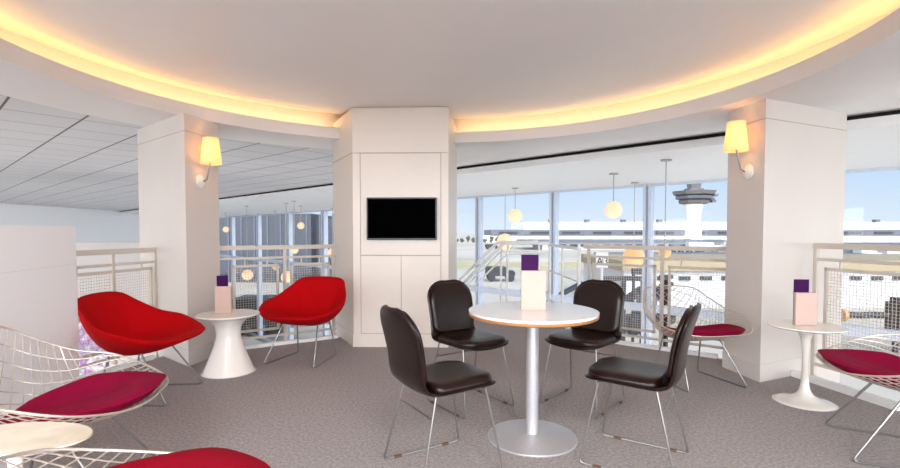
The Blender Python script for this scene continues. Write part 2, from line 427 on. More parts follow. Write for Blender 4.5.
# ------------------------------------------------------------------ railings
def railing(name, label, a, b, posts, panels, ztop=1.05, zmid=.93, zp1=.85, zp0=.15, group='railings'):
    a = Vector(a); b = Vector(b); d = (b-a); L = d.length; ang = math.atan2(d.y, d.x)
    t = thing(name, label, 'railing', (a.x, a.y, 0), ang, group)
    MB().box(0, L, -.022, .022, ztop-.045, ztop, .006).build('top_rail', 'rail', t)
    MB().box(0, L, -.012, .012, zmid-.024, zmid, .003).build('middle_rail', 'rail', t)
    MB().box(0, L, -.012, .012, zp0-.075, zp0-.05, .003).build('bottom_rail', 'rail', t)
    for x in posts: MB().box(x-.016, x+.016, -.016, .016, -.2, ztop-.04, .003).build('post', 'rail', t)
    for x0, x1 in panels:
        f = MB()
        w = .024
        f.box(x0, x1, -.01, .01, zp1-w, zp1); f.box(x0, x1, -.01, .01, zp0, zp0+w); f.box(x0, x0+w, -.01, .01, zp0, zp1); f.box(x1-w, x1, -.01, .01, zp0, zp1)
        fr = f.build('panel_frame', 'rail', t)
        m = MB(); s = .0245
        nx = int((x1-x0)/s); nz = int((zp1-zp0)/s)
        for i in range(1, nx):
            x = x0+(x1-x0)*i/nx; m.box(x-.0014, x+.0014, -.0014, .0014, zp0+.01, zp1-.01)
        for i in range(1, nz):
            z = zp0+(zp1-zp0)*i/nz; m.box(x0+.01, x1-.01, -.0014, .0014, z-.0014, z+.0014)
        m.build('wire_mesh', 'railmesh', fr)
        for xx in (x0+.12, x1-.12): MB().box(xx-.006, xx+.006, -.006, .006, zp1, zmid-.02).build('hanger', 'rail', t)
    return t
# right of the right column, running towards the camera
ra = Vector(fx(2.99, 4.06)); rb = ra+Vector((.215, -.98))*2.6
railing('railing', 'champagne metal railing with wire mesh right of the right column', ra, rb, [.02, 1.5, 2.58], [(.10, 1.42), (1.58, 2.5)], ztop=1.10, zmid=.98, zp1=.905, zp0=.17)
# between right column and walkway corner
rc_, rd_ = Vector(fx(2.72, 4.56)), Vector(fx(1.50, 5.53))
dd = (rd_-rc_)
railing('railing', 'champagne metal railing with wire mesh between the right column and the glass tower view', rc_, rd_, [.72, 1.50], [(.0, .66), (.78, 1.46)])
# left between column and unit
railing('railing', 'champagne metal railing with wire mesh behind the far red armchair', Vector(fx(-2.33, 4.93)), Vector(fx(-1.30, 5.60)), [.66, 1.20], [(.14, .60), (.72, 1.16)])
# left of the left column
la = Vector(fx(-2.86, 4.80)); lb = Vector(fx(-3.04, 3.78))
railing('railing', 'champagne metal railing with wire mesh behind the left red armchair', la, lb, [.02, .5, 1.0], [(.06, .96)], ztop=1.04, zmid=.915, zp1=.855, zp0=.15)
# walkway rail behind the table, plain
a = Vector(fx(1.47, 5.60)); b = Vector(fx(1.47, 7.25))
wr = thing('walkway_railing', 'white metal railing along the walkway behind the round table', 'railing', (0, 0, 0), 0, 'railings')
def rod(name, pts, r, m, par, seg=8): return MB().tube(pts, r, seg).build(name, m, par, smooth=True)
for z in (1.0, .62, .2): rod('rail', [(a.x, a.y, z), (b.x, b.y, z)], .02 if z == 1.0 else .011, 'white', wr)
for t_ in (0, .5, 1): 
    p = a.lerp(b, t_); rod('post', [(p.x, p.y, -.3), (p.x, p.y, 1.0)], .02, 'white', wr)
# stair with white handrails going down to the left
st = thing('stair', 'white stair going down to the left behind the round table', 'stair')
yA, yB = 7.45, 8.35
for yy in (yA, yB):
    rod('handrail', [(1.5, yy, 1.02), (.86, yy, 1.02), (.80, yy, 1.0), (-.15, yy, .06), (-.6, yy, -.4)], .024, 'white', st)
    rod('lower_rail', [(1.5, yy, .86), (.92, yy, .86), (.84, yy, .83), (-.15, yy, -.14), (-.6, yy, -.6)], .014, 'white', st)
    for x, zt in ((1.5, 1.02), (.86, 1.02), (.1, .31)):
        rod('post', [(x, yy, zt-1.25), (x+.02, yy, zt)], .018, 'white', st)
    s_ = MB(); s_.bm.verts.ensure_lookup_table()
    P = [(1.6, 0.0), (.85, 0.0), (-1.6, -2.45), (-1.6, -2.75), (.85, -.3), (1.6, -.3)]
    va = [s_.bm.verts.new((x, yy-.02, z)) for x, z in P]; vb = [s_.bm.verts.new((x, yy+.02, z)) for x, z in P]
    s_.bm.faces.new(va); s_.bm.faces.new(list(reversed(vb)))
    for i in range(6): s_.bm.faces.new((va[i], vb[i], vb[(i+1) % 6], va[(i+1) % 6]))
    s_.build('stringer', 'white', st)
for k in range(12):
    x = .85-.2*k; z = -.02-.2*k
    MB().box(x-.22, x, yA, yB, z-.24, z-.2).build('tread', 'slatgrey', st)
MB().box(.85, 1.6, yA, yB, -.3, 0).build('landing', 'slatgrey', st)
# gate sign A3 on a white post
sg = thing('gate_sign', 'white square gate sign reading A3 seen through the glass', 'sign', (2.92, 9.4, 0), 0)
MB().box(-.115, .115, -.02, .02, .50, .80, .005).build('board', 'bright', sg)
MB().box(-.025, .025, -.02, .02, -5, .5).build('post', 'white', sg)
cu = bpy.data.curves.new('lettering', 'FONT'); cu.body = 'A3'; cu.size = .20; cu.extrude = .002; cu.align_x = 'CENTER'
to = bpy.data.objects.new('lettering', cu); col.objects.link(to); to.parent = sg; to.location = (0, -.024, .565); to.rotation_euler = (PI/2, 0, 0)
cu.materials.append(M['dark'])
bpy.context.view_layer.update()
me_ = bpy.data.meshes.new_from_object(to); bpy.data.objects.remove(to)
to = bpy.data.objects.new('lettering', me_); col.objects.link(to); to.parent = sg; to.location = (0, -.024, .565); to.rotation_euler = (PI/2, 0, 0)

# ------------------------------------------------------------------ wall lamps
def sconce(px, py, nx, ny, label, zb, zs, lat=0):
    n = Vector((nx, ny)).normalized()
    t = thing('wall_lamp', label, 'wall lamp', (px, py, 0), math.atan2(n.y, n.x), 'wall lamps on the columns')
    m = MB(); m.lathe([(0, 0), (.062, 0), (.062, .012), (.045, .028), (.018, .036), (0, .038)], 32)
    m.xf(Matrix.Translation((0, 0, zb)) @ Matrix.Rotation(PI/2, 4, 'Y')); m.build('wall_plate', 'glossy', t, smooth=True)
    rod('arm', [(.03, 0, zb), (.07, 0, zb+.02), (.10, lat, zb+.15), (.115, lat, zb+.19), (.115, lat, zs)], .008, 'chrome', t)
    s = MB(); s.lathe([(.092, -.118), (.066, .118)], 36, (.115, lat, zs)); s.lathe([(.089, -.118), (.063, .118)], 36, (.115, lat, zs)); s.lathe([(.089, -.118), (.092, -.118)], 36, (.115, lat, zs))
    s.build('lamp_shade', 'shade', t, smooth=True)
    MB().sphere((.115, lat, zs-.0), .022, 12).build('bulb', mat('lamp_bulb', (255, 230, 190), emis=(255, 196, 124), estr=65), t, smooth=True)
    return t
nl = Vector((LC[3][1]-LC[0][1], -(LC[3][0]-LC[0][0]))).normalized()
pl = Vector(LC[0]).lerp(Vector(LC[3]), .42)
sconce(pl.x+nl.x*.001, pl.y+nl.y*.001, nl.x, nl.y, 'cream shaded wall lamp glowing on the left column', 1.65, 1.925)
nr = Vector((-(RC[1][1]-RC[0][1]), RC[1][0]-RC[0][0])).normalized()
pr = Vector(RC[0]).lerp(Vector(RC[1]), .40)
sconce(pr.x+nr.x*.001, pr.y+nr.y*.001, nr.x, nr.y, 'cream shaded wall lamp glowing on the right column', 1.68, 1.965)

# ------------------------------------------------------------------ pendants
def pendant(px, pyrose, pyg, dpx, m, label, roseZ=ZO):
    Y = (ZO-H)*F/(232-pyrose); X = (px-450)/F*Y; zg = H-(pyg-232)/F*Y; r = dpx/F*Y/2
    t = thing('pendant_lamp', label, 'pendant lamp', (X, Y, 0), 0, 'globe pendant lamps')
    MB().lathe([(0, 0), (.075, 0), (.075, .02), (0, .02)], 24, (0, 0, ZO-.021)).build('ceiling_canopy', 'rose', t)
    MB().tube([(0, 0, zg+r*.9), (0, 0, ZO-.01)], .008, 6).build('cord', 'rose', t)
    MB().sphere((0, 0, zg), r).build('globe', m, t, smooth=True)
pendant(515, 188, 216, 14, 'globe', 'white globe pendant, upper of the two left of the round table sign')
pendant(505, 194.5, 242, 17, 'globe', 'large white globe pendant hanging lowest, just left of the menu stand on the round table')
pendant(613, 173.5, 210, 17, 'globe', 'white globe pendant hanging highest, near the middle window mullion')
pendant(634, 182.5, 257, 21, 'globe_amber', 'larger amber globe pendant hanging low beside the mullion')
pendant(665, 160, 252, 12, 'globe_amber', 'small amber globe pendant on a long cord, left of the control tower')
pendant(226, 213, 229.5, 6, 'globe', 'small far globe pendant beside the left column')
pendant(301, 206, 225.7, 7, 'globe', 'small far globe pendant hanging highest behind the far red armchair')
pendant(294.5, 201, 250, 7.5, 'globe', 'small globe pendant just under the rail behind the far red armchair')
pendant(275.5, 211, 267, 7, 'globe_amber', 'small amber pendant between the two larger globes behind the railing')
pendant(247, 206, 275, 11, 'globe', 'larger globe pendant seen through the mesh right of the hourglass table')
pendant(286.6, 203, 277, 12, 'globe', 'larger globe pendant just above the far red armchair')
pendant(332.6, 208, 253, 10, 'globe', 'globe pendant beside the cream wall unit')

# ------------------------------------------------------------------ chairs: dark leather side chairs
def catmull(P, n):
    out = []
    Q = [P[0]]+list(P)+[P[-1]]
    for i in range(1, len(Q)-2):
        for k in range(n):
            t = k/n; a, b, c, d = Q[i-1], Q[i], Q[i+1], Q[i+2]
            out.append(tuple(.5*((2*b[j])+(-a[j]+c[j])*t+(2*a[j]-5*b[j]+4*c[j]-d[j])*t*t+(-a[j]+3*b[j]-3*c[j]+d[j])*t**3) for j in range(len(b))))
    out.append(tuple(P[-1])); return out
def sheet(prof, th_up, th_dn, xs=17, conc=0.0, off=0.0):
    """prof rows: (y, z, halfwidth). A padded sheet along the profile."""
    n = len(prof); m = MB(); top = []; bot = []
    for i, (y, z, w) in enumerate(prof):
        a = prof[max(0, i-1)]; b = prof[min(n-1, i+1)]
        ty, tz = b[0]-a[0], b[1]-a[1]; L = math.hypot(ty, tz) or 1; ny, nz = tz/L, -ty/L      # normal to the sitting side
        e = min(i, n-1-i)/5.0; ef = math.sqrt(max(0, 1-(1-min(e, 1))**2))
        rt = []; rb = []
        for k in range(xs):
            u = -1+2*k/(xs-1); u = math.sin(u*PI/2); f = math.sqrt(max(0, 1-abs(u)**7))*ef
            x = u*w; c = conc*u*u*(.2*.2)/(.2*.2)
            oy, oz = y+ny*(c+off), z+nz*(c+off)
            rt.append((x, oy+ny*th_up*f, oz+nz*th_up*f)); rb.append((x, oy-ny*th_dn*f, oz-nz*th_dn*f))
        top.append(rt); bot.append(rb)
    loops = [top[i]+list(reversed(bot[i])) for i in range(n)]
    m.grid(loops, True)
    bmesh.ops.remove_doubles(m.bm, verts=m.bm.verts, dist=.0004)
    return m
def cap_profile(pts, n, w_end0, w_end1, r0, r1):
    """densify and round the two ends in width; pts rows (y,z,w)"""
    P = catmull(pts, n); L = [0]
    for a, b in zip(P[:-1], P[1:]): L.append(L[-1]+math.hypot(b[0]-a[0], b[1]-a[1]))
    T = L[-1]; out = []
    # resample denser near the ends
    N = 46; ss = []
    for i in range(N+1):
        u = i/N; u = .5-.5*math.cos(PI*u); ss.append(u*T)
    for s in ss:
        j = max(i for i in range(len(L)) if L[i] <= s+1e-9); j = min(j, len(P)-2)
        t = (s-L[j])/max(1e-9, L[j+1]-L[j]); p = [P[j][k]+(P[j+1][k]-P[j][k])*t for k in range(3)]
        w = p[2]
        if s < r0: q = 1-s/r0; w *= (w_end0 + (1-w_end0)*math.sqrt(max(0, 1-q**2.2)))
        if T-s < r1: q = 1-(T-s)/r1; w *= (w_end1+(1-w_end1)*math.sqrt(max(0, 1-q**2.2)))
        out.append((p[0], p[1], max(w, .004)))
    return out
def leather_chair(label):
    t = thing('dining_chair', label, 'chair', group='leather chairs around the round table')
    full = [(.225, .425, .200), (.19, .436, .212), (.08, .438, .216), (-.05, .432, .212), (-.14, .432, .205), (-.19, .452, .198), (-.212, .50, .190), (-.222, .58, .190),
            (-.238, .66, .194), (-.262, .75, .196), (-.29, .835, .190)]
    sheet(cap_profile(full, 6, .55, .25, .10, .14), .012, .012, conc=.012).build('shell', 'leather', t, smooth=True, sharp=70)
    seat = [(.215, .437, .188), (.15, .446, .198), (.02, .446, .202), (-.09, .442, .196), (-.150, .445, .186)]
    sheet(cap_profile(seat, 6, .5, .6, .10, .05), .040, .012, conc=.008).build('seat_pad', 'leather', t, smooth=True, sharp=70)
    back = [(-.188, .475, .172), (-.203, .54, .176), (-.216, .63, .180), (-.236, .72, .182), (-.270, .815, .174)]
    sheet(cap_profile(back, 6, .6, .25, .05, .13), .026, .014, conc=.012, off=.0).build('back_pad', 'leather', t, smooth=True, sharp=70)
    for s in (-1, 1):
        pts = [(s*.165, .15, .425), (s*.205, .225, .03), (s*.206, .222, .012), (s*.207, .205, .0065), (s*.207, -.205, .0065), (s*.206, -.222, .012), (s*.205, -.225, .03), (s*.165, -.13, .425)]
        lg = rod('leg', pts, .0055, 'chrome', t)
        for y in (.14, -.15): MB().box(s*.207-.008, s*.207+.008, y-.022, y+.022, .0, .012, .002).build('glide', 'rubber', lg)
    rod('stretcher', [(-.176, -.153, .325), (.176, -.153, .325)], .005, 'chrome', t)
    rod('seat_bar', [(-.165, .15, .42), (.165, .15, .42)], .006, 'chrome', t)
    rod('seat_bar', [(-.165, -.13, .42), (.165, -.13, .42)], .006, 'chrome', t)
    return t
chair = leather_chair('dark brown leather chair front left, its back nearest the camera left of the round table')
x, y = fx(-.04, 2.49); chair.location = (x, y, 0); chair.rotation_euler = (0, 0, face(.82, .50))
x, y = fx(.136, 3.40); dup(chair, (x, y, 0), face(.56, -.82), 'dark brown leather chair behind the table to the left, in front of the cupboard doors')
x, y = fx(.925, 3.42); dup(chair, (x, y, 0), face(-.66, -.75), 'dark brown leather chair behind the table to the right, in front of the mesh railing')
x, y = fx(.97, 2.57); dup(chair, (x, y, 0), face(-.84, .54), 'dark brown leather chair front right, seen from its side and back')

# ------------------------------------------------------------------ round table
x, y = fx(.475, 2.84)
rt = thing('round_table', 'round white topped pedestal table with an oak edge in the middle of the room', 'table', (x, y, 0))
MB().lathe([(0, .728), (.366, .728), (.368, .74), (.3675, .742), (0, .742)], 96).build('tabletop', 'laminate', rt, smooth=True)
MB().lathe([(0, .708), (.355, .708), (.3665, .714), (.3685, .728), (0, .728)], 96).build('edge_band', 'oak', rt, smooth=True)
MB().lathe([(0, .02), (.036, .02), (.036, .70), (.12, .70), (.12, .708), (0, .708)], 40).build('pedestal', 'steel', rt, smooth=True)
MB().lathe([(0, 0), (.256, 0), (.258, .005), (.254, .010), (.05, .026), (.04, .03), (0, .03)], 80).build('base', 'steel', rt, smooth=True)

def menu(x, y, z, rz, label, sc=1):
    t = thing('menu_stand', label, 'menu stand', (x, y, z), rz, 'menu stands on the tables')
    MB().box(-.07, .07, -.028, .0, 0, .228, .003).build('board', 'card', t)
    MB().box(-.066, .032, .002, .010, .0, .318, .001).build('purple_card', 'purple', t)
    t.scale = (sc, sc, sc)
    return t
menu(x, y+.0, .7425, .0, 'pinkish white menu stand with a purple card on the round table')

# ------------------------------------------------------------------ side tables
x, y = fx(-1.885, 4.18)
ht = thing('side_table', 'white hourglass side table beside the left column', 'side table', (x, y, 0), 0, 'white side tables')
prof = catmull([(.0, 0), (.200, 0), (.205, .008), (.192, .04), (.150, .14), (.112, .25), (.098, .33), (.112, .40), (.16, .455), (.20, .475)], 6)
MB().lathe([(max(0, r), z) for r, z in prof], 64).build('body', 'glossy', ht, smooth=True)
MB().lathe([(0, .470), (.20, .470), (.245, .482), (.252, .490), (.248, .498), (0, .500)], 64).build('tabletop', 'glossy', ht, smooth=True)
menu(x-.04, y+.02, .5, -.05, 'pinkish white menu stand with a purple card on the hourglass table')
def tulip(x, y, label, zt=.54, rt_=.232, sx=1, sy=1, rz=0):
    t = thing('side_table', label, 'side table', (x, y, 0), rz, 'white side tables')
    prof = catmull([(.0, 0), (.176, 0), (.178, .005), (.165, .012), (.10, .028), (.050, .06), (.028, .12), (.021, .22), (.021, .34), (.030, .44), (.055, zt-.04), (.09, zt-.018)], 5)
    MB().lathe([(max(0, r), z) for r, z in prof], 48, sx=sx, sy=sy).build('pedestal', 'glossy', t, smooth=True)
    MB().lathe([(0, zt-.018), (rt_*.9, zt-.018), (rt_, zt-.006), (rt_*.995, zt), (0, zt)], 64, sx=sx, sy=sy).build('tabletop', 'glossy', t, smooth=True)
x, y = fx(2.48, 3.43); tulip(x, y, 'white tulip pedestal table in front of the right column')
menu(x-.005, y+.02, .5405, -.1, 'pinkish white menu stand with a purple card on the tulip table')
M['marble'] = ramp_mat('cream_marble', [(216, 206, 186), (226, 216, 198), (206, 192, 168)], 5, .25)
t_ = tulip(-1.465, 1.625, 'cream oval table at the lower left corner between the wire armchairs', .50, .245, 1, .56)
for o in bpy.data.objects:
    if o.parent and o.parent.get('label', '').startswith('cream oval') and o.name.startswith('tabletop'):
        o.data.materials[0] = M['marble']

# ------------------------------------------------------------------ diamond armchairs
BND = [(0, .375, .458), (.14, .370, .458), (.27, .315, .462), (.385, .19, .495), (.435, .03, .548), (.395, -.13, .588), (.325, -.265, .670), (.235, -.37, .752), (0, -.405, .770)]
full = BND + [(-x, y, z) for x, y, z in reversed(BND[1:-1])]
NB = len(full)
C0 = Vector((0, -.07, .340))
def bnd(th):
    """th 0 = front, pi = back"""
    u = (th/(2*PI)) % 1*NB; i = int(u) % NB; t = u-int(u)
    a, b, c, d = [full[(i+k) % NB] for k in (-1, 0, 1, 2)]
    return Vector([.5*((2*b[j])+(-a[j]+c[j])*t+(2*a[j]-5*b[j]+4*c[j]-d[j])*t*t+(-a[j]+3*b[j]-3*c[j]+d[j])*t**3) for j in range(3)])
def shell(r, th, dz=0):
    B = bnd(th); back = (1-math.cos(th))/2
    e = 1.35 + 1.15*back**.8
    rr = r if r >= 1 else math.sin(r*PI/2)*(.35*back)+r*(1-.35*back)
    return Vector((C0.x+(B.x-C0.x)*rr, C0.y+(B.y-C0.y)*rr, C0.z+(B.z-C0.z)*(abs(r)**e) - .012*math.sin(PI*min(1, r))*back))
def shell_n(r, th):
    e = .01
    if r < .02: return Vector((0, 0, 1))
    a = shell(min(r+e, 1.2), th)-shell(r-e, th); b = shell(r, th+e)-shell(r, th-e); n = a.cross(b)
    n.normalize()
    return n if n.z > 0 else -n
def sq2polar(a, b):
    u = a*math.sqrt(1-b*b/2); v = b*math.sqrt(1-a*a/2)
    c = math.sqrt(.5); p = (u+v)*c; q = (u-v)*c
    return math.hypot(p, q), math.atan2(q, p)
def base_frame(t):
    fr = 'chrome'
    for s in (-1, 1):
        pts = [(s*.185, .06, .365), (s*.262, .282, .03), (s*.263, .282, .014), (s*.262, .266, .007), (s*.222, -.232, .007), (s*.221, -.248, .014), (s*.220, -.25, .03), (s*.185, -.17, .37)]
        lg = rod('leg_frame', pts, .007, fr, t, 10)
    rod('crossbar', [(-.19, .06, .362), (.19, .06, .362)], .0075, fr, t)
    rod('crossbar', [(-.19, -.17, .366), (.19, -.17, .366)], .0075, fr, t)
def pad_mesh(front, side, back, h0, h1, soft=.75):
    m = MB(); NT = 48; NR = 14; top = []; bot = []
    for i in range(NR+1):
        s = i/NR; f = math.sqrt(max(0, 1-s**11))
        rt, rb = [], []
        for k in range(NT):
            th = 2*PI*k/NT; c = math.cos(th)
            wf = max(0, c)**1.2; wb = max(0, -c)**1.2; ws = 1-wf-wb if 1-wf-wb > 0 else 0
            rp = front*wf+back*wb+side*ws
            r = rp*s; P = shell(r, th); n = shell_n(min(r, 1), th)
            mid = h0+h1*.5
            rt.append(P+n*(mid+h1*.5*f)); rb.append(P+n*(mid-h1*.5*f))
        top.append(rt); bot.append(rb)
    m.grid(list(top[1:])+list(reversed(bot[1:])), True)
    bmesh.ops.remove_doubles(m.bm, verts=m.bm.verts, dist=.0005)
    ct = m.bm.verts.new(shell(0, 0)+Vector((0, 0, h0+h1))); cb = m.bm.verts.new(shell(0, 0)+Vector((0, 0, h0)))
    for cv, ring in ((ct, top[1]), (cb, bot[1])):
        vs = []
        for p in ring:
            vs.append(min(m.bm.verts, key=lambda v: (v.co-p).length_squared))
        for k in range(NT): m.bm.faces.new((cv, vs[k], vs[(k+1) % NT]))
    return m
def wire_chair(label, padm, scale=1):
    t = thing('wire_armchair', label, 'armchair', group='wire diamond armchairs')
    base_frame(t)
    m = MB(); NG = 19
    for fam in (0, 1):
        for i in range(1, NG):
            a = -1+2*i/NG; pts = []
            for k in range(25):
                b = -1+2*k/24
                r, th = sq2polar(*((a, b) if fam == 0 else (b, a))); pts.append(shell(min(r, 1), th)+Vector((0, 0, .002*fam)))
            m.tube(pts, .0025, 5)
    m.build('wire_shell', 'wire', t, smooth=True)
    MB().tube([shell(1, 2*PI*k/72) for k in range(72)], .0052, 8, closed=True).build('rim_wire', 'wire', t, smooth=True)
    pad_mesh(1.04, .74, .42, .006, .058).build('seat_pad', padm, t, smooth=True)
    return t
def red_chair(label):
    t = thing('upholstered_armchair', label, 'armchair', group='red upholstered armchairs')
    base_frame(t)
    m = MB(); NT = 72; NR = 16; top = []; bot = []
    for i in range(1, NR+1):
        s = i/NR; f = math.sqrt(max(0, 1-s**9)); rt, rb = [], []
        for k in range(NT):
            th = 2*PI*k/NT; r = s*1.0; P = shell(r, th); n = shell_n(min(r, .99), th)
            cu = .026*math.exp(-((s-.0)/.55)**2)
            rt.append(P+n*(cu+.026*f)); rb.append(P-n*.020*f)
        top.append(rt); bot.append(rb)
    m.grid(top+list(reversed(bot)), True)
    bmesh.ops.remove_doubles(m.bm, verts=m.bm.verts, dist=.0004)
    m.bm.verts.ensure_lookup_table()
    for ring, off in ((top[0], .052), (bot[0], -.02)):
        cv = m.bm.verts.new(shell(0, 0)+Vector((0, 0, off)))
        vs = [min(m.bm.verts, key=lambda v: (v.co-p).length_squared) for p in ring]
        for k in range(NT): m.bm.faces.new((cv, vs[k], vs[(k+1) % NT]))
    m.build('upholstered_shell', 'red', t, smooth=True, sharp=80)
    return t
rA = red_chair('bright red upholstered armchair on steel rods left of the left column')
x, y = fx(-2.20, 3.58); rA.scale = (.93, .93, .97); rA.location = (x, y, 0); rA.rotation_euler = (0, 0, face(.96, .0))
x, y = fx(-1.36, 4.58); dup(rA, (x, y, 0), face(-.24, -.97), 'bright red upholstered armchair on steel rods beside the cream wall unit')
wA = wire_chair('steel wire armchair with a crimson pad at the left edge by the white partition', 'magenta')
x, y = fx(-1.70, 2.18); wA.location = (x, y, 0); wA.rotation_euler = (0, 0, face(.96, .26))
wH = dup(wA, (-.83, 1.18, 0), face(.5, .87), 'steel wire armchair cut off by the bottom left edge, dark red pad')
for ch in wH.children:
    if ch.name.startswith('seat_pad'):
        ch.data = ch.data.copy(); ch.data.materials[0] = M['crimson']
x, y = fx(1.955, 3.92); dup(wA, (x, y, 0), face(.2, -.98), 'steel wire armchair in front of the right column, half behind a leather chair', scale=(.95, .9, .94))
x, y = fx(2.45, 2.64); dup(wA, (x, y, 0), face(-.90, .42), 'steel wire armchair with a crimson pad at the right edge beside the tulip table')

# poster behind the left railing
tag(MB().box(-4.75, -3.95, 5.6, 5.63, -.9, .42).build('poster_board', 'poster'), 'purple and blue printed board behind the left railing', 'poster board')

# ------------------------------------------------------------------ outside
tag(MB().box(-900, 900, -60, 1500, -5.3, -5.0).build('ground', 'tarmac'), 'pale concrete airport apron', kind='structure')
tag(MB().box(-140, 130, 84, 100, -5.05, -4.97).build('grass_strip', 'grass'), 'dry grass strip across the apron', 'grass', kind='stuff')
# far terminal
ft = thing('terminal_building', 'long white far terminal with a grey base, behind the control tower', 'building')
MB().box(45, 620, 300, 360, 2.5, 7.2).build('roof', 'towerwhite', ft)
MB().box(25, 620, 298, 360, -1.0, 2.6).build('upper_wall', 'gmetal', ft)
MB().box(20, 620, 299, 360, -5, -1.0).build('lower_wall', 'concrete', ft)
for k in range(22):
    x = 60+k*22.0; MB().box(x, x+2.5, 297, 300, 7.2, 8.8).build('roof_vent', 'gmetal', ft)
for k in range(28):
    x = 30+k*19; MB().box(x, x+11, 297.4, 298, .2, 1.4).build('window', 'dark', ft)
# airside concourse with windows
cc = thing('concourse', 'long low white concourse with a row of dark windows left of the A3 sign', 'building')
MB().box(32, 95, 170, 190, -5.0, -2.2).build('wall', 'bwhite', cc)
MB().box(26, 96, 168, 192, -2.2, -1.6).build('roof', 'gmetal', cc)
for k in range(16): MB().box(34+k*3.8, 36.6+k*3.8, 169.8, 170.1, -3.9, -3.1).build('window', 'dark', cc)
# trees
for i in range(9):
    m = MB(); h = random.uniform(3.0, 4.3)
    for k in range(6):
        m.sphere((random.uniform(-.7, .7), random.uniform(-.8, .8), h*random.uniform(.3, .78)), random.uniform(.6, .85), 8)
    t = thing('tree', 'distant dark green tree on the horizon beyond the apron, near the left window mullion', 'tree', (3.5+i*3.3, 276, -5), 0, 'distant trees')
    m.build('foliage', 'tree', t, smooth=True); MB().tube([(0, 0, 0), (0, 0, h*.5)], .2, 6).build('trunk', 'dbrown', t)
# control tower
D = 240
tx = (693-450)/F*D
tw = thing('control_tower', 'white airport control tower with a wide grey cabin', 'tower', (tx, D, 0))
def zt(py): return H+(232-py)/F*D
u = D/F
MB().lathe([(10*u, -5), (8.2*u, zt(238)), (6.6*u, zt(219)), (0, zt(219))], 4).xf(Matrix.Rotation(PI/4, 4, 'Z')).build('shaft', 'towerwhite', tw)
MB().lathe([(6.6*u, zt(219)), (7.0*u, zt(212)), (9.2*u, zt(204)), (0, zt(204))], 24).build('neck', 'concrete', tw, smooth=True)
MB().lathe([(9*u, zt(204.5)), (14*u, zt(203.5)), (15*u, zt(201)), (13*u, zt(200)), (0, zt(200))], 8).build('lower_deck', 'concrete_d', tw)
MB().lathe([(13*u, zt(200.2)), (17.5*u, zt(199)), (18*u, zt(196.5)), (15*u, zt(196)), (0, zt(196))], 8).build('middle_deck', 'gmetal', tw)
MB().lathe([(14*u, zt(196.3)), (19.5*u, zt(194.8)), (21*u, zt(191.5)), (12*u, zt(191)), (0, zt(191))], 8).build('upper_deck', 'concrete_d', tw)
MB().lathe([(9.5*u, zt(191)), (9.5*u, zt(189)), (0, zt(189))], 8).build('cabin_base', 'gmetal', tw)
MB().lathe([(6.2*u, zt(189)), (7.2*u, zt(183.5)), (0, zt(183.5))], 8).build('cabin_glass', 'concrete_d', tw)
MB().lathe([(7.8*u, zt(183.5)), (7.6*u, zt(181.5)), (0, zt(181.5))], 8).build('cabin_roof', 'gmetal', tw)
for k, (dx, dz) in enumerate(((15, 199), (16.5, 201), (18.5, 195))):
    MB().box(dx*u, (dx+4)*u, -2, 2, zt(dz+1.5), zt(dz-1)).build('antenna_bracket', 'gmetal', tw)
MB().box(-24*u, 20*u, -9, -6, zt(243), zt(239)).build('apron_roof', 'gmetal', tw)
# near white annex
an = thing('annex_building', 'low white annex with a beige parapet and dark slots outside the glass', 'building')
MB().box(14.2, 60, 40, 52, -5, -1.95).build('wall', 'bwhite', an)
MB().box(14.0, 60.5, 39.7, 52.3, -2.0, -1.15).build('parapet', 'beige', an)
for k in range(15): MB().prism([(15.2+k*1.75, 39.9), (16.15+k*1.75, 39.9), (16.15+k*1.75, 40), (15.2+k*1.75, 40)], -2.75, -2.42).build('slot', 'dark', an)
MB().box(22, 60, 60, 75, -5, -1.9).build('rear_wing', 'gmetal', an)
# vehicles on the far apron
def truck(px, Y, L, Hh, label, m='bwhite', cab=.3, rz=0):
    X = (px-450)/F*Y
    t = thing('truck', label, 'truck', (X, Y, -5), rz, 'apron vehicles')
    MB().box(-L/2, L/2*(1-2*cab), -1.2, 1.2, .7, Hh, .06).build('cargo_box', m, t)
    c = MB(); c.box(L/2*(1-2*cab)+.1, L/2, -1.1, 1.1, .6, Hh*.72, .12); c.build('cab', m, t)
    MB().box(L/2-.35, L/2+.02, -.95, .95, Hh*.45, Hh*.66).build('windscreen', 'carglass', t)
    for sx in (-.32, .34):
        for sy in (-1.15, 1.15):
            w = MB(); w.lathe([(0, -.12), (.48, -.12), (.48, .12), (0, .12)], 16).xf(Matrix.Translation((sx*L, sy, .48)) @ Matrix.Rotation(PI/2, 4, 'X')); w.build('wheel', 'dark', t)
    return t
truck(677, 150, 3.6, 2.4, 'small dark and white van on the apron, left of the white truck', 'gmetal')
truck(694, 150, 4.2, 3.1, 'white and dark truck on the apron below the control tower')
truck(708, 152, 6.4, 3.0, 'white box truck on the apron right of the control tower')
truck(868, 106, 4.6, 2.4, 'white van on the apron beyond the right railing')
truck(848, 109, 4.2, 2.5, 'grey truck on the apron beside the white van, right of the right column', 'gmetal')
truck(893, 107, 4.5, 2.6, 'white truck on the apron at the right edge', 'bwhite')
truck(500, 62, 3.6, 1.8, 'dark utility truck on the apron below the stair handrail', 'dark')
truck(492, 175, 5, 1.8, 'far dark vehicle on the apron right of the left mullion', 'dark')
truck(505, 178, 5, 1.9, 'far dark vehicle on the apron left of the menu stand', 'dark')
# dark hangar strip and building at right
hb = thing('hangar', 'dark low hangar behind the vehicles at the right', 'building')
MB().box(165, 260, 200, 230, -5, -3.9).build('wall', 'dark', hb); MB().box(163, 262, 198, 232, -3.9, -3.6).build('roof', 'gmetal', hb)
MB().box(178, 186, 196, 200, -5, -4.0).build('door', 'bwhite', hb)
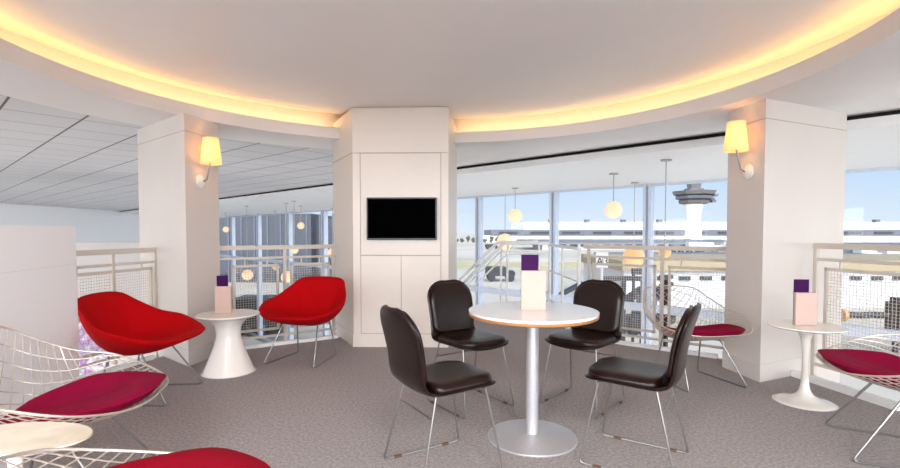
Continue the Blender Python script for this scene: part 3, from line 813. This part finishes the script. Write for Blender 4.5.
# dark gantry frames and posts near the glass
def gantry(x0, x1, Y, z, label):
    t = thing('gantry', label, 'gantry', (0, Y, 0), 0, 'dark gantry frames outside')
    MB().box(x0, x1, -.12, .12, z-.18, z).build('beam', 'dark', t)
    for x in (x0+.1, (x0+x1)/2, x1-.1): MB().box(x-.08, x+.08, -.08, .08, -5, z-.18).build('post', 'dark', t)
gantry(6.2, 8.0, 20, -.62, 'dark metal gantry frame outside behind the right rear leather chair')
gantry(8.6, 8.95, 20, -.58, 'narrow dark metal frame outside beside the amber globe')
def lpost(px, Y, zt_, label):
    X = (px-450)/F*Y
    t = thing('lamp_post', label, 'post', (X, Y, 0), 0, 'dark posts outside')
    MB().tube([(0, 0, -5), (0, 0, zt_)], .05, 8).build('pole', 'dark', t)
    MB().box(-.05, .5, -.06, .06, zt_-.2, zt_).build('arm', 'dark', t)
    MB().box(-.12, .12, -.12, .12, zt_-2.2, zt_-1.6).build('control_box', 'dark', t)
lpost(634, 16, .0, 'thin dark post outside under the large amber globe')
lpost(663, 24, -.9, 'thin dark post outside with a short arm under the small amber globe')
lpost(645, 25, -1.6, 'dark post outside left of the mullion')
for i, (px, Y, lab) in enumerate(((560, 34, 'dark wheeled loader outside behind the menu stand'), (622, 30, 'dark loader with struts outside below the railing right of the table'), (655, 33, 'dark loader outside left of the mesh railing post'))):
    X = (px-450)/F*Y
    t = thing('baggage_loader', lab, 'loader', (X, Y, -5), .3*i)
    MB().box(-1.4, 1.4, -.7, .7, .5, 1.0, .05).build('chassis', 'dark', t)
    MB().box(-1.2, -.5, -.6, .6, 1.0, 2.0, .08).build('cab', 'gmetal', t)
    b = MB(); b.box(-1.6, 1.6, -.4, .4, -.1, .1); b.xf(Matrix.Translation((.2, 0, 1.9)) @ Matrix.Rotation(-.5, 4, 'Y')); b.build('conveyor', 'dark', t)
    for sx in (-.9, .9):
        for sy in (-.7, .7):
            w = MB(); w.lathe([(0, -.12), (.42, -.12), (.42, .12), (0, .12)], 16).xf(Matrix.Translation((sx, sy, .42)) @ Matrix.Rotation(PI/2, 4, 'X')); w.build('wheel', 'dark', t)
# horizontal boom right of the right column
Y = 25; X0 = (846-450)/F*Y; X1 = (893-450)/F*Y; Z = H-(315.5-232)/F*Y
bo = thing('boom', 'black horizontal boom with a tan cap outside the right railing', 'boom', (0, Y, 0))
rod('pole', [(X0, 0, Z), (X1+.2, 0, Z)], .17, 'dark', bo, 16); rod('cap', [(X0-.16, 0, Z), (X0, 0, Z)], .33, 'tan', bo, 16)
MB().box(X1-.1, X1+1.5, -.5, .5, Z-1.2, Z+.9, .25).build('engine_block', 'dbrown', bo)
MB().box(X1+.2, X1+.5, -.15, .15, -5, Z-1.1).build('support', 'dark', bo)
# blue grey building left
bb = thing('cargo_building', 'large blue grey building outside the left windows', 'building')
MB().box(-62, -17.0, 60, 80, -5, 3.45).build('wall', 'bluegrey', bb)
MB().box(-17.0, -8.5, 62, 80, -5, 2.9).build('side_wing', 'bluegrey', bb)
for k in range(20): MB().box(-40+k*1.6, -39.85+k*1.6, 59.9, 60, -5, 3.4).build('rib', 'gmetal', bb)
for k in range(9): MB().box(-30+k*1.7, -29.1+k*1.7, 59.7, 60, -4.4, -3.9).build('vent', 'dark', bb)
tag(MB().box(-17, -10, 37, 40, -5, -4.2).build('loading_dock', 'concrete'), 'pale loading dock outside behind the far red armchair', 'dock')
truck(262, 30, 3.2, 2.2, 'black van outside below the left railing, left of the far red armchair', 'dark')

# ------------------------------------------------------------------ light
w = bpy.data.worlds.new('sky'); scn.world = w; w.use_nodes = True; nt = w.node_tree
bg = nt.nodes['Background']; tc = nt.nodes.new('ShaderNodeTexCoord'); sp = nt.nodes.new('ShaderNodeSeparateXYZ')
nt.links.new(tc.outputs['Generated'], sp.inputs[0])
r = nt.nodes.new('ShaderNodeValToRGB'); cr = r.color_ramp
cr.elements[0].position = .0; cr.elements[0].color = hexc(226, 236, 247)
cr.elements[1].position = 1; cr.elements[1].color = hexc(104, 152, 214)
e = cr.elements.new(.12); e.color = hexc(190, 216, 244)
e = cr.elements.new(.35); e.color = hexc(150, 188, 232)
nt.links.new(sp.outputs['Z'], r.inputs['Fac'])
# brighter, whiter sky on the sun's side (behind the camera)
mr = nt.nodes.new('ShaderNodeMapRange'); mr.inputs['From Min'].default_value = .1; mr.inputs['From Max'].default_value = -.9
mr.inputs['To Min'].default_value = 0; mr.inputs['To Max'].default_value = 1; mr.interpolation_type = 'SMOOTHSTEP'
nt.links.new(sp.outputs['Y'], mr.inputs['Value'])
mx = nt.nodes.new('ShaderNodeMix'); mx.data_type = 'RGBA'; nt.links.new(mr.outputs[0], mx.inputs['Factor'])
nt.links.new(r.outputs['Color'], mx.inputs['A']); mx.inputs['B'].default_value = (5.7, 5.8, 6.1, 1)
nt.links.new(mx.outputs['Result'], bg.inputs['Color']); bg.inputs['Strength'].default_value = 1.0
sd = bpy.data.lights.new('sun', 'SUN'); so = bpy.data.objects.new('sun', sd); col.objects.link(so)
sd.energy = 1.6; sd.angle = .01; sd.color = (1, .95, .88)
so.rotation_euler = Vector((-.45, .75, -.95)).to_track_quat('-Z', 'Y').to_euler()

def fill_downlight(x, y, p):  # unseen fill light added behind the camera to brighten the lounge
    t = thing('added_ceiling_fill', 'added unseen fill light panel behind the viewer', 'fill light', (x, y, 0), 0, 'added fill lights behind the viewer')
    MB().box(-.33, .33, -.33, .33, ZT-.03, ZT-.001, .004).build('frame', 'white', t)
    ld = bpy.data.lights.new('ceiling_fill_lamp', 'AREA'); lo = bpy.data.objects.new('ceiling_fill_lamp', ld); col.objects.link(lo)
    ld.shape = 'SQUARE'; ld.size = .6; ld.energy = p; ld.color = (1, 1, 1); lo.location = (x, y, ZT-.04)
for x, y in ((-1.1, -.75), (1.1, -.75), (0, -1.9), (-1.8, -2.9), (1.8, -2.9)): fill_downlight(x, y, 88)

# lower hall floor and unseen fill lights added to brighten the hall ceilings
tag(MB().prism([(-17.9, 4), (8.5, 4), (10.5, 3.6), (0, 14.2), (-5.8, 22.2), (-17.9, 35)], -5.0, -4.96).build('floor_lower', 'concrete'), 'pale floor of the lower hall', kind='structure')
def fill_uplight(x, y, p, sz=1.2):
    t = thing('added_floor_fill', 'added unseen fill light on the lower hall floor', 'uplighter', (x, y, -4.96), 0, 'added fill lights in the lower hall')
    MB().box(-sz*.55, sz*.55, -sz*.55, sz*.55, 0, .3, .02).build('housing', 'gmetal', t)
    ld = bpy.data.lights.new('floor_fill_lamp', 'AREA'); lo = bpy.data.objects.new('floor_fill_lamp', ld); col.objects.link(lo)
    ld.shape = 'SQUARE'; ld.size = sz; ld.energy = p; ld.color = (.94, .97, 1); lo.location = (x, y, -4.64); lo.rotation_euler = (PI, 0, 0)
for x, y, p in ((5.2, 6.2, 60), (2.8, 9.0, 80), (-2.0, 11, 60), (-5.5, 8.0, 42), (-9.5, 6.0, 42), (-8, 15, 75), (-13, 11, 55), (-13, 21, 75)): fill_uplight(x, y, p)
